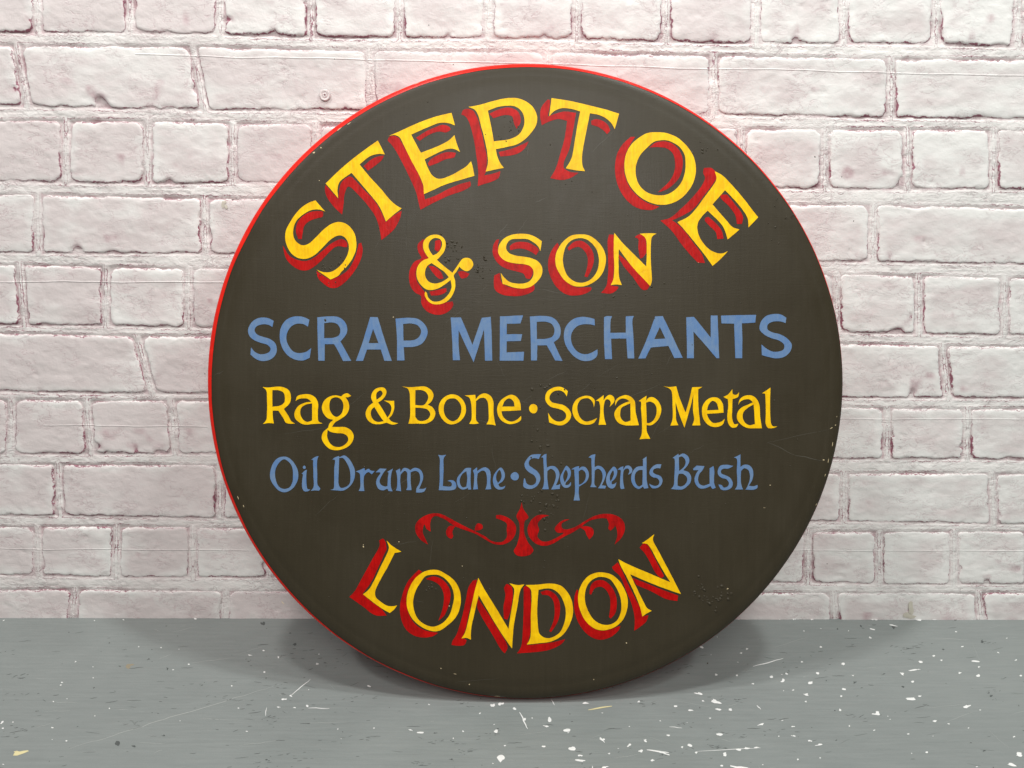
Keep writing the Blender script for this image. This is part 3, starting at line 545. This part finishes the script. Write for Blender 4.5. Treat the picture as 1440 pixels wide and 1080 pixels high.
cluster(637, 345, 7, 5, 26, .6, 1.6); cluster(640, 362, 8, 3, 12); cluster(674, 376, 5, 8, 22); cluster(473, 368, 8, 5, 26, .5, 1.3)
cluster(462, 392, 6, 6, 14, .5, 1.2); cluster(461, 440, 3, 12, 9); cluster(770, 540, 9, 6, 12, .9, 2.2); cluster(756, 600, 7, 22, 16, .8, 2)
cluster(771, 643, 8, 14, 12, .6, 1.4); cluster(752, 705, 8, 6, 22, .7, 1.7); cluster(773, 704, 6, 7, 18, .8, 1.9); cluster(769, 730, 4, 8, 12)
cluster(1003, 840, 11, 7, 34, .9, 2.1); cluster(985, 828, 5, 4, 10); cluster(985, 210, 6, 4, 8); cluster(710, 186, 12, 9, 30, .5, 1.2)
cluster(1096, 300, 18, 25, 12, .7, 1.6); cluster(925, 447, 2, 1, 3); cluster(970, 490, 3, 9, 9, .5, 1.1); cluster(903, 390, 20, 20, 6)
cluster(606, 828, 4, 3, 8, 1, 2.2); cluster(650, 835, 60, 30, 12, .5, 1); cluster(850, 560, 60, 30, 14, .5, 1.1); cluster(750, 240, 180, 90, 50, .35, .8)
cluster(740, 600, 220, 180, 90, .3, .8); cluster(1040, 560, 60, 100, 26, .4, .9)
for _ in range(60):
    a, r = random.uniform(0, 6.28), random.uniform(60, 395); spots.append((CX + r * math.cos(a), CY + r * math.sin(a), random.uniform(.3, .9), .6))
dome_field('paint_blister', spots, M_BOARD, sign, 'small blisters and grains in the dark paint')

def strip_verts(V, Fc, pts, w, z, project):
    P = np.array(pts, float); n = len(P)
    for i in range(n):
        d = P[min(i + 1, n - 1)] - P[max(i - 1, 0)]; d /= max(np.hypot(*d), 1e-6)
        ww = w * (.25 + .75 * math.sin(math.pi * (i + .5) / n)) / 2
        for s in (-1, 1):
            V.append(project(P[i][0] - s * d[1] * ww, P[i][1] + s * d[0] * ww, z))
    b = len(V) - 2 * n
    for i in range(n - 1): Fc.append((b + 2 * i, b + 2 * i + 1, b + 2 * i + 3, b + 2 * i + 2))
def wiggle(p, q, n=9, amp=.6, seed=0):
    t = np.linspace(0, 1, n)[:, None]; P = np.array(p) * (1 - t) + np.array(q) * t
    return P + amp * (np.array([[vnoise(i * .7 + seed, seed), vnoise(i * .7 + seed + 50, seed)] for i in range(n)]))
def fp(x, y, z):
    px, py = (x - CX) * U, (CY - y) * U; r = math.hypot(px, py)
    if r > RG - RO - SW:
        t = min(.995, max(0, (r - (RG - RO)) / RO)); s = min(1, (r - (RG - RO - SW)) / SW)
        z = z - SL0 * s * s - DO * (1 - math.sqrt(1 - t * t)) + .0001
    return (px, py, z)
V, Fc = [], []
for k, (p, q, w) in enumerate([((1080, 622), (1118, 640), .7), ((1118, 640), (1158, 648), 1.0), ((1078, 622), (1168, 604), .45), ((302, 527), (314, 522), .8), ((715, 315), (700, 330), .5),
        ((700, 330), (740, 350), .4), ((540, 700), (590, 660), .5), ((625, 690), (640, 672), .4), ((1000, 1), (1001, 1), .1), ((640, 960), (700, 955), .4), ((880, 560), (930, 540), .4), ((400, 610), (470, 600), .35), ((560, 250), (640, 285), .35)]):
    strip_verts(V, Fc, wiggle(p, q, 9, .8, k), w, .00006, fp)
for _ in range(46):
    a, r = random.uniform(0, 6.28), random.uniform(20, 380); x, y = CX + r * math.cos(a), CY + r * math.sin(a)
    l = random.uniform(8, 45); th = random.gauss(-.6, .5)
    strip_verts(V, Fc, wiggle((x, y), (x + l * math.cos(th), y + l * math.sin(th)), 8, 1.2, r), random.uniform(.2, .45), .00005, fp)
o = on_face(mesh_obj('scratch', V, Fc, M_HAIR, sign)); o['kind'] = 'stuff'; o['label'] = 'fine scratches in the dark paint'

def blob(V, Fc, x, y, rx, ry, th, z, project, k=11, rough=.3):
    b = len(V); ph = random.uniform(0, 9)
    for i in range(k):
        a = 2 * math.pi * i / k
        q = 1 + rough * vnoise(math.cos(a) * 1.3 + ph, math.sin(a) * 1.3 + ph * 2, 4)
        dx, dy = rx * q * math.cos(a), ry * q * math.sin(a)
        V.append(project(x + dx * math.cos(th) - dy * math.sin(th), y + dx * math.sin(th) + dy * math.cos(th), z))
    V.append(project(x, y, z * 1.8))
    for i in range(k): Fc.append((b + i, b + (i + 1) % k, b + k))
V, Fc = [], []
for (x, y, rx, ry, th) in [(451, 207, 1.4, 1.1, 0), (441, 214, 2.4, 1.2, -.3), (476, 181, 5, .8, -.62), (490, 173, 3.5, .7, -.5), (560, 124, 8, .5, -.38), (585, 115, 5, .5, -.3),
        (1166, 648, .8, 4, .2), (1172, 625, .7, 5, .15), (1162, 668, .7, 3, .3), (1159, 647, 2, .8, 0), (1176, 598, 1.4, .8, -.5), (1170, 602, 3, .6, -.5), (1178, 586, .7, .7, 0),
        (1150, 710, .6, 3, .5), (640, 948, 3, .6, .2), (660, 963, 1, 1, 0), (835, 956, .9, .9, 0), (700, 981, 5, .5, 0), (511, 769, 1.1, 1.6, 0), (511, 766, .8, .8, 0), (561, 762, .9, .9, 0),
        (650, 796, .8, .8, 0), (632, 852, 1.0, 1.2, 0), (881, 904, 1.1, .9, 0), (1083, 682, 1.2, .9, 0), (1075, 714, 2, .3, 0), (449, 254, .8, .8, 0), (553, 446, 1.2, .9, 0),
        (620, 940, 1, 1, 0), (395, 850, 3, .6, .8), (1023, 828, 1.5, 1.2, 0), (982, 369, 1.5, .6, .3), (342, 712, .6, 2.4, -.4), (334, 700, .6, 3, -.4)]:
    blob(V, Fc, x, y, rx * .75, ry * .75, th, .00012, fp, 9, .5)
o = on_face(mesh_obj('paint_chip', V, Fc, M_CHIP, sign)); o['kind'] = 'stuff'; o['label'] = 'pale chips and scuffs on the face and edge'

# ------------------------------------------------------------------ floor and wall planes
def ray(px, py):
    x, y = (px - 720) / F, (540 - py) / F
    return Vector((x, CP + SP * y, -SP + CP * y))
def floor_pt(px, py, z=0.0):
    d = ray(px, py); t = (z - CAMH) / d.z
    return (d.x * t, d.y * t, z)
fl, frt = floor_pt(0, 869.0), floor_pt(1440, 871.8)
WK = (frt[1] - fl[1]) / (frt[0] - fl[0]); WD = fl[1] - WK * fl[0]      # wall line y = WD + WK x
print('wall distance', WD, WK, 'cam height', CAMH, 'gap', WD - (face_c.y + CP * THICK + SP * RG))
def wall_xz(px, py):                       # photo point -> (x, z) on the wall face
    d = ray(px, py); t = WD / (d.y - WK * d.x)
    return np.array((d.x * t, CAMH + d.z * t))

floor = mesh_obj('floor', [(-2.2, -1.2, 0), (2.2, -1.2, 0), (2.2, WD + 2.2 * WK + .03, 0), (-2.2, WD - 2.2 * WK + .03, 0)], [(0, 1, 2, 3)], mat_floor())
tag(floor, kind='structure')

SEAMS = []
def seam(p, q, amp, ext=0):
    a, b = wall_xz(*p), wall_xz(*q); k = (b[1] - a[1]) / (b[0] - a[0])
    SEAMS.append((a[1] - k * a[0], k, a[0] - ext, b[0] + ext, amp))
seam((190, 76), (1440, 107), .6, .0); SEAMS[0] = SEAMS[0][:3] + (3.0,) + SEAMS[0][4:]
seam((0, 396), (330, 397), 1.0); seam((60, 598), (292, 600), .6); seam((1130, 589), (1440, 590), .4, .2)
seam((0, 772), (350, 774), .7); seam((1120, 774), (1440, 775), .5, .2)
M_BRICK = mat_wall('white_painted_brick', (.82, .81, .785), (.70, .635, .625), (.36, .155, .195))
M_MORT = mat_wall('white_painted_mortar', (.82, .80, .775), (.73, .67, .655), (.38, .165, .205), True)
def fillmap(x, z):                          # how far old paint and mortar have filled the joints
    return np.clip(.5 + 1.35 * fbm(np.asarray(x) / .050, np.asarray(z) / .030, 303, 3), 0, 1)

# rows: (top-left y, top-right y, bottom-left y, bottom-right y at x = 0 / 1440, vertical joints x, slant of each joint)
ROWS = [
 (-170,-165, -66,-58, [-100,160,390,640,890,1130,1375]),
 (-52,-42, 45, 66, [-72,52,182,309,437,562,687,811,937,1063,1187,1317,1432]),
 (62, 84, 151,168, [30,279,521,770,1004,1254]),
 (169,184, 256,268, [-28,92,207,327,444,563,682,800,920,1043,1160,1277,1398]),
 (274,292, 355,372, [53,288,525,760,995,1228]),
 (373,390, 458,471, [30,148,265,383,500,617,735,850,960,1067,1177,1293,1413]),
 (469,487, 552,561, [-35,203,440,680,905,1112,1330]),
 (561,575, 638,648, [15,124,243,360,475,590,705,820,930,1040,1135,1248,1361]),
 (652,667, 726,737, [82,309,530,755,975,1187,1397]),
 (741,749, 810,823, [53,163,271,379,490,600,710,820,930,1035,1137,1237,1342]),
 (830,835, 912,915, [105,318,540,760,970,1172,1377]),
]
SL = {(2,0):16,(2,1):18,(2,2):4,(6,1):22,(4,1):2,(7,1):6,(7,2):6,(8,0):4,(10,0):2,(8,6):3,(6,6):8,(5,0):6,(9,0):2}
wall = empty('brick_wall', (0, WD, 0))
tag(wall, 'white painted brick wall with pink showing in the joints, behind the round sign', 'wall')
def wy(x): return WD + WK * x
bricks = []
for ri, (tl, tr, bl, br_, J) in enumerate(ROWS):
    J = list(J)
    gl, gr_ = J[1] - J[0], J[-1] - J[-2]
    k = [None] * len(J)
    idx = list(range(len(J)))
    full = [(J[0] - 2 * gl, -1), (J[0] - gl, -1)] + list(zip(J, idx)) + [(J[-1] + gr_, -1), (J[-1] + 2 * gr_, -1)]
    for (xa, ia), (xb, ib) in zip(full[:-1], full[1:]):
        sa, sb = SL.get((ri, ia), 0) / 2, SL.get((ri, ib), 0) / 2
        yt = lambda x: tl + (tr - tl) * x / 1440 + 1.2 * math.sin(x / 97 + ri)
        yb = lambda x: bl + (br_ - bl) * x / 1440 + 1.2 * math.sin(x / 83 + ri * 2)
        m = 5.2
        q = [wall_xz(xa - sa + m, yt(xa)), wall_xz(xb - sb - m, yt(xb)), wall_xz(xb + sb - m, yb(xb)), wall_xz(xa + sa + m, yb(xa))]
        if ri == len(ROWS) - 1: q[2][1] = q[3][1] = -.012
        bricks.append((ri, q))
PX = .00076                                # about one photo pixel on the wall
def axis(length):
    e = [0, .5, 1.1, 1.9, 2.9, 4.2, 6, 8.5]
    e = [v * PX for v in e]; rest = length - 2 * e[-1]
    n = max(2, int(rest / (2.6 * PX)))
    mid = [e[-1] + rest * (i / n) for i in range(1, n)]
    return np.array(e + mid + [length - v for v in reversed(e)]) / length
rb = random.Random(3)
for bi, (ri, q) in enumerate(bricks):
    tlp, trp, brp, blp = q
    wdt = np.hypot(*(trp - tlp)); hgt = abs(tlp[1] - blp[1])
    u, v = axis(wdt), axis(hgt)
    Uu, Vv = np.meshgrid(u, v)
    nx, ny = len(u), len(v)
    X = (1 - Vv) * ((1 - Uu) * tlp[0] + Uu * trp[0]) + Vv * ((1 - Uu) * blp[0] + Uu * brp[0])
    Z = (1 - Vv) * ((1 - Uu) * tlp[1] + Uu * trp[1]) + Vv * ((1 - Uu) * blp[1] + Uu * brp[1])
    s = bi * 3.7
    dl, dr, dt, db = Uu * wdt, (1 - Uu) * wdt, Vv * hgt, (1 - Vv) * hgt
    c = rb.uniform(6, 13) * PX               # rounded corners through a smooth minimum
    dx = np.minimum(dl, dr); dy = np.minimum(dt, db)
    d = np.where((dx < c) & (dy < c), c - np.hypot(c - dx, c - dy), np.minimum(dx, dy))
    # ragged outline: the depth profile starts further in where the edge is worn
    ed = (2.3 * fbm(X / .014, Z / .014, 31 + bi, 3) + 1.5 * fbm(X / .0034, Z / .0034, 77, 2) + .9) * PX
    chips = np.clip(fbm(X / .016 + s, Z / .016, 5, 2) - rb.uniform(.30, .75), 0, 1) * 22 * PX * (db < dt)
    de = d - np.maximum(ed, 0) - chips
    prof = np.where(de > 0, 1 - np.exp(-np.maximum(de, 0) / (1.25 * PX)), -.4 + 0 * de)
    prof = np.clip(prof, -1, 1)
    rel = .00080 * fbm(X / .03, Z / .018, 101, 4) + .00030 * fbm(X / .006, Z / .0035, 55, 3)
    dent = np.clip(fbm(X / .008 + 9, Z / .0055, 66, 2) - .62, 0, 1) * .0030
    tiltx, tiltz = rb.uniform(-.0006, .0006), rb.uniform(-.0004, .0006)
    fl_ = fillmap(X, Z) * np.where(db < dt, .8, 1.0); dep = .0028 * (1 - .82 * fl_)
    out = -dep + dep * prof + (rel - dent) * np.clip(prof, 0, 1) + tiltx * (Uu - .5) + tiltz * (Vv - .5)
    out = np.where(d < 1e-7, -.007, out)
    bare = np.exp(-np.abs(de) / (1.5 * PX)) * np.where(db < dt, 1.1, .48) * (.60 + .85 * (fbm(X / .02 + 3, Z / .02, 202, 2)))  # pink of the joints, with shade under the brick edges painted in
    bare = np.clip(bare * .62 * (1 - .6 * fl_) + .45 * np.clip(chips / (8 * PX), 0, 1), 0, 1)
    tint = .52 + rb.uniform(-.15, .15) + .13 * np.clip(-X.mean() / .5, -1, 1) + .34 * (np.clip(d / (16 * PX), 0, 1) - .7) + .30 * fbm(X / .03, Z / .012, 404, 3)
    verts = np.stack([X, wy(X) - out - WD, Z], -1).reshape(-1, 3)
    faces = [(j * nx + i, (j + 1) * nx + i, (j + 1) * nx + i + 1, j * nx + i + 1) for j in range(ny - 1) for i in range(nx - 1)]
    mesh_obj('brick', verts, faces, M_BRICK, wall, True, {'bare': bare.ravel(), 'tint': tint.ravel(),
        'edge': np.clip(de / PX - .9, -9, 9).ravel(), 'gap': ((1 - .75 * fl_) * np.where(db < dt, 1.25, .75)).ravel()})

# mortar: one sheet over the whole wall, kept only in and around the joints
g = 1.7 * PX
x0, x1, z0, z1 = -1.05, 1.05, -.006, max(q[0][1] for _, q in bricks)
gx = np.arange(x0, x1, g); gz = np.arange(z0, z1, g)
GX, GZ = np.meshgrid(gx, gz)
inside = np.full(GX.shape, -1.0)             # signed distance: positive inside a brick
for ri, q in bricks:
    xs = [p[0] for p in q]; zs = [p[1] for p in q]
    i0, i1 = np.searchsorted(gx, (min(xs) - .012, max(xs) + .012)); j0, j1 = np.searchsorted(gz, (min(zs) - .012, max(zs) + .012))
    if i1 <= i0 or j1 <= j0: continue
    sx, sz = GX[j0:j1, i0:i1], GZ[j0:j1, i0:i1]
    dmin = np.full(sx.shape, 9.0)
    for a, b in ((0, 1), (1, 2), (2, 3), (3, 0)):
        A, B = q[a], q[b]; n = np.array((B[1] - A[1], -(B[0] - A[0]))); n = n / np.hypot(*n)
        dmin = np.minimum(dmin, (sx - A[0]) * n[0] + (sz - A[1]) * n[1])
    inside[j0:j1, i0:i1] = np.maximum(inside[j0:j1, i0:i1], dmin)
dd = -inside + 1.2 * PX * fbm(GX / .006, GZ / .006, 8, 2)
lvl = -.0030 + .0019 * (1 - np.exp(-np.maximum(dd, 0) / (1.3 * PX))) + .0006 * fbm(GX / .009, GZ / .009, 12, 3) + .00035 * fbm(GX / .003, GZ / .0028, 44, 3)
groove = np.clip(1 - np.abs(dd - 6.0 * PX) / (1.1 * PX), 0, 1) * (fbm(GX / .05, GZ / .004, 19, 2) > -.1)
fM = fillmap(GX, GZ)
lvl = lvl * (.85 - .62 * fM) - .0008 * groove * (1 - .6 * fM)
bareShadeM = np.clip(np.exp(-np.maximum(dd, 0) / (1.0 * PX)) * (.72 + .7 * fbm(GX / .018, GZ / .01, 41, 2)) + .40 * groove * (.5 + fbm(GX / .02, GZ / .02, 2, 2)), 0, 1) * (1 - .45 * fM) * .7  # joint pink and crevice shade, both put into the colour
keep = inside < 7 * PX
ids = -np.ones(GX.shape, int)
cell = keep[:-1, :-1] & keep[1:, :-1] & keep[:-1, 1:] & keep[1:, 1:]
used = np.zeros(GX.shape, bool)
for a in (0, 1):
    for b in (0, 1): used[a:used.shape[0] - 1 + a, b:used.shape[1] - 1 + b] |= cell
ids[used] = np.arange(used.sum())
verts = np.stack([GX[used], wy(GX[used]) - np.maximum(lvl, -.0065)[used] - WD, GZ[used]], -1)
jj, ii = np.nonzero(cell)
faces = np.stack([ids[jj, ii], ids[jj, ii + 1], ids[jj + 1, ii + 1], ids[jj + 1, ii]], -1)
tintM = np.clip(.32 + .3 * fbm(GX[used] / .02, GZ[used] / .012, 909, 3) + .16 * np.clip(-GX[used] / .5, -1, 1), 0, 1)
mo = mesh_obj('mortar', verts, faces.tolist(), M_MORT, wall, True, {'bare': bareShadeM[used], 'tint': tintM,
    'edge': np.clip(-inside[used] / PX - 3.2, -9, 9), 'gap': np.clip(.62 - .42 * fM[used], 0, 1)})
back = mesh_obj('backing', [(-1.3, WK * -1.3 + .012, -.01), (1.3, WK * 1.3 + .012, -.01), (1.3, WK * 1.3 + .012, z1), (-1.3, WK * -1.3 + .012, z1)], [(0, 1, 2, 3)], M_MORT, wall)

# a painted-over screw head on the wall
def screw(px, py, r):
    c = wall_xz(px, py); k = 20; V, Fc = [], []
    prof = [(1.0, .0001), (.96, .0010), (.80, .0014), (.62, .0009), (.45, .0007), (.30, .0012), (.18, .0012), (.12, .0002)]
    for q, hh in prof:
        for i in range(k):
            a = 2 * math.pi * i / k
            V.append((c[0] + q * r * math.cos(a), wy(c[0]) - WD - hh - .0004, c[1] + q * r * math.sin(a)))
    V.append((c[0], wy(c[0]) - WD - .0006, c[1])); e = len(V) - 1; n = len(prof)
    for j in range(n - 1):
        for i in range(k): Fc.append((j * k + i, j * k + (i + 1) % k, (j + 1) * k + (i + 1) % k, (j + 1) * k + i))
    for i in range(k): Fc.append(((n - 1) * k + i, (n - 1) * k + (i + 1) % k, e))
    return mesh_obj('screw_head', V, Fc, M_MORT, wall, True, {'bare': [.0] * k + [.5] * k + [.0] * k * 2 + [.45] * k + [0.] * k * 2 + [.8] * k + [.9], 'tint': [.5] * len(V)})
screw(457, 134, 7.5 * PX)
V, Fc = [], []
def wp(x, y, z):
    c = wall_xz(x, y); return (c[0], wy(c[0]) - WD - .0006 - z, c[1])
for (x, y, rx, ry) in [(1280, 858, 3.5, 9), (1276, 866, 7, 4), (315, 285, 3, 6), (318, 292, 2, 3)]: blob(V, Fc, x, y, rx, ry, 0, .0002, wp, 12, .8)
o = mesh_obj('stain', V, Fc, mat_plain('yellowed_stain', (.68, .64, .54), .7), wall); o['kind'] = 'stuff'

# ------------------------------------------------------------------ paint drops, dirt and scratches on the floor
def gp(x, y, z): return floor_pt(x, y, z)
Z6 = 'w 1055,603,10,3.5 1175,612,4,4 1338,640,6,4 318,632,4,3 393,653,3,2.5 393,700,3,2.5 255,730,5,3 262,718,5,3 225,800,5,3.5 282,788,3,2 462,828,3,2.5 585,568,3,2 755,578,2.5,2 797,642,5,2.5 1115,675,4,3.5 1195,790,13,4 1228,775,7,4 1297,818,7,4 10,885,7,4 55,887,4,3 220,910,5,3 12,912,4,3 15,1065,5,3 760,880,3,2.5 1005,827,4,3 978,733,4,2.5 15,457,5,2 520,455,5,2 825,450,6,3 220,960,3,2 280,965,4,3 400,860,2,2 398,458,4,2 1175,822,10,3 1040,925,6,2 1345,600,3,3 680,572,4,2 730,665,4,2'
Z7 = 'w 637,817,10,7 670,810,11,5 729,830,7,4.5 877,878,7,10 865,905,12,3.5 953,920,11,5 652,927,11,8 675,1040,15,12 295,920,8,3 335,930,11,3 513,925,3,3 473,955,3,3 585,848,4,3 115,735,8,3 370,812,3,3 855,988,7,3 1100,960,9,6 975,998,11,6 1005,1027,9,3.5 1007,1047,18,4.5 1130,1020,5,3 1112,1075,13,6 1032,805,11,4 1253,800,5,4 1213,985,8,5 1282,963,9,6 1265,1010,10,6 1355,1015,22,5 1380,942,6,3 1410,820,5,4 1437,992,5,4 1315,1047,7,6 690,985,4,2.5 1345,880,4,2 1215,905,4,2 640,1060,3,2 770,875,7,6'
Z8 = 'w 65,766,16,4.5 137,798,20,6 85,797,7,3 35,836,9,5 150,832,10,3.5 200,835,7,5 155,937,11,5 327,897,14,3.5 115,870,4,3 30,985,7,5 58,1015,5,3.5 177,1025,7,9 237,1002,8,3.5 270,996,10,3.5 315,993,10,3.5 163,1070,6,4 245,1078,34,5 423,714,8,8 375,695,5,4 438,682,4,6 295,724,5,3 140,686,6,4 228,690,4,4 270,577,5,3 245,595,5,3 80,570,7,3 502,632,4,3 582,570,5,3 540,719,9,4.5 522,770,12,5 520,800,5,3 675,640,7,6 680,748,6,4 668,775,5,4 570,680,5,3.5 927,683,10,5 985,665,22,4 970,715,5,4 960,790,20,6 1000,776,6,3 815,853,15,6 820,843,7,4 1197,818,18,6 1235,630,12,3 1250,652,5,3.5 1247,690,6,4 1168,678,6,3 1090,625,5,3 1005,632,9,3 1060,607,5,3 1180,568,4,2.5 1155,505,4,3 1332,593,4,3 1405,625,4,3 1425,690,5,4 1418,1025,12,9 1385,1065,22,6 575,983,14,4 535,965,8,3 467,945,9,3 465,905,6,3 665,835,5,3 703,903,4,3.5 1065,882,9,3 1397,948,4,3 485,1043,4,3 1030,1013,4,3 237,452,9,3 410,450,10,3 470,452,6,3 545,452,7,3 805,452,12,4 995,452,16,4 1070,452,12,3.5 730,449,10,2.5 1240,1075,4,2 420,880,4,2 800,495,8,3 885,478,14,2.5 790,530,5,3'
DK = {0: '625,622,6,3.5 503,650,6,2.5 395,742,4,3 495,975,9,10 690,945,8,5 565,988,7,3 460,553,4,3 705,660,4,6 1110,470,8,6 155,840,7,2.5 1240,558,9,8 850,732,7,2 640,580,3,2',
      480: '465,1045,9,4 1370,1020,5,3 395,932,8,2 1050,1020,6,2',
      960: '750,478,6,6 652,492,4,4 892,486,10,6 1300,773,9,6 1418,817,4,4 848,685,9,3 930,737,5,3 1265,547,8,4 1150,452,8,5 725,718,7,4 605,712,4,3 740,775,6,2 1270,1008,6,4 1100,580,5,3 1290,765,5,4'}
V, Fc = [], []
for ox, t in ((0, Z6), (480, Z7), (960, Z8)):
    for tok in t.split()[1:]:
        x, y, rx, ry = map(float, tok.split(','))
        blob(V, Fc, ox + x / 3, 720 + y / 3, rx / 3 * (.8 if ox == 0 else 1), max(ry / 3 * (.8 if ox == 0 else 1), .5), random.uniform(-.25, .35), .00018, gp, 12, .75)
def fray():                                  # random small drops, denser at the front right
    x = random.betavariate(3.2, 1.5) * 1500 - 20; y = 878 + random.betavariate(1.2, 1.3) * 205
    return x, y
for _ in range(45):
    x, y = fray(); r = random.uniform(.35, .95)
    blob(V, Fc, x, y, r * random.uniform(.8, 2.2), r * .8, random.uniform(-.3, .3), .00012, gp, 8, .6)
for _ in range(60):                          # drops beyond the frame, so the floor goes on
    x = random.choice((random.uniform(-300, -10), random.uniform(1450, 1750))); y = random.uniform(880, 1080); r = random.uniform(.6, 3)
    blob(V, Fc, x, y, r * 1.5, r * .8, random.uniform(-.3, .3), .00012, gp, 8, .6)
o = mesh_obj('paint_drop', V, Fc, M_WHITE, floor); tag(o, 'white paint drops spattered over the grey floor', kind='stuff')
V, Fc = [], []
for k, (ox, p, q, w) in enumerate([(0, (1228, 775), (1310, 705), 1.0), (0, (1300, 826), (1390, 829), .9), (0, (1120, 860), (1125, 825), .9), (480, (752, 843), (786, 915), 1.6), (480, (1290, 1004), (1380, 1016), 2.0),
        (480, (1385, 905), (1437, 912), .8), (480, (1060, 1070), (1062, 1090), 1), (960, (298, 652), (425, 617), 1.2), (960, (312, 815), (330, 832), 1.2), (960, (60, 1010), (330, 996), .7), (480, (885, 790), (900, 815), .9), (480, (1090, 950), (1112, 972), 1.5), (0, (2, 895), (14, 882), 1.6)]):
    strip_verts(V, Fc, wiggle((ox + p[0] / 3, 720 + p[1] / 3), (ox + q[0] / 3, 720 + q[1] / 3), 9, .5, k), w, .0002, gp)
o = mesh_obj('paint_drip', V, Fc, M_WHITE, floor); tag(o, kind='stuff')
V, Fc = [], []
strip_verts(V, Fc, wiggle((480 + 1042 / 3, 720 + 834 / 3), (480 + 1142 / 3, 720 + 819 / 3), 9, .4, 2), 2.0, .0003, gp)
blob(V, Fc, 80 / 3, 720 + 1015 / 3, 9, 2.4, -.15, .0002, gp, 14, .8)
o = mesh_obj('paint_smear', V, Fc, M_CREAM, floor); tag(o, kind='stuff')
V, Fc = [], []
blob(V, Fc, 182, 935, 5, 4, 0, .00006, gp, 14, .8)
mesh_obj('stain', V, Fc, M_RUST, floor)['kind'] = 'stuff'
V, Fc = [], []
for ox, t in DK.items():
    for tok in t.split():
        x, y, rx, ry = map(float, tok.split(','))
        blob(V, Fc, ox + x / 3, 720 + y / 3, rx / 3 * .8, ry / 3 * .8, random.uniform(-.4, .4), .00010, gp, 11, 1.1)
for _ in range(230):
    x = random.uniform(-60, 1500); y = random.uniform(876, 1085)
    if random.random() < .6:
        l = random.uniform(3, 22); th = random.gauss(-.1, .25)
        strip_verts(V, Fc, wiggle((x, y), (x + l * math.cos(th), y + l * math.sin(th) * .5), 7, .5, x), random.uniform(.25, .8), .00008, gp)
    else: blob(V, Fc, x, y, random.uniform(.4, 1.3), random.uniform(.3, .7), random.uniform(-.3, .3), .00008, gp, 7, .9)
for _ in range(60):                          # bunches of small scuffs
    cx_ = random.uniform(-60, 1500); cy_ = random.uniform(885, 1085); n_ = random.randint(4, 12); sx_ = random.uniform(6, 30)
    for _k in range(n_):
        x = random.gauss(cx_, sx_); y = max(874, random.gauss(cy_, sx_ * .25)); l = random.uniform(1.2, 8); th = random.gauss(-.08, .2)
        strip_verts(V, Fc, wiggle((x, y), (x + l * math.cos(th), y + l * math.sin(th)), 5, .4, x), random.uniform(.3, .75), .00008, gp)
o = mesh_obj('dirt_mark', V, Fc, mat_plain('floor_scuff', (.085, .095, .092), .8), floor); tag(o, kind='stuff')
V, Fc = [], []
strip_verts(V, Fc, wiggle((97, 1053), (393, 962), 30, 1.5, 3), .9, .00007, gp)
strip_verts(V, Fc, wiggle((270, 932), (330, 925), 12, .6, 5), .5, .00007, gp)
for _ in range(60):
    x = random.uniform(-60, 1500); y = random.uniform(880, 1085); l = random.uniform(6, 60); th = random.choice((random.gauss(-.25, .2), random.gauss(.3, .5)))
    strip_verts(V, Fc, wiggle((x, y), (x + l * math.cos(th), y + l * math.sin(th) * .6), 10, .8, x), random.uniform(.2, .5), .00007, gp)
o = mesh_obj('scratch', V, Fc, M_SCRATCH, floor); tag(o, kind='stuff')
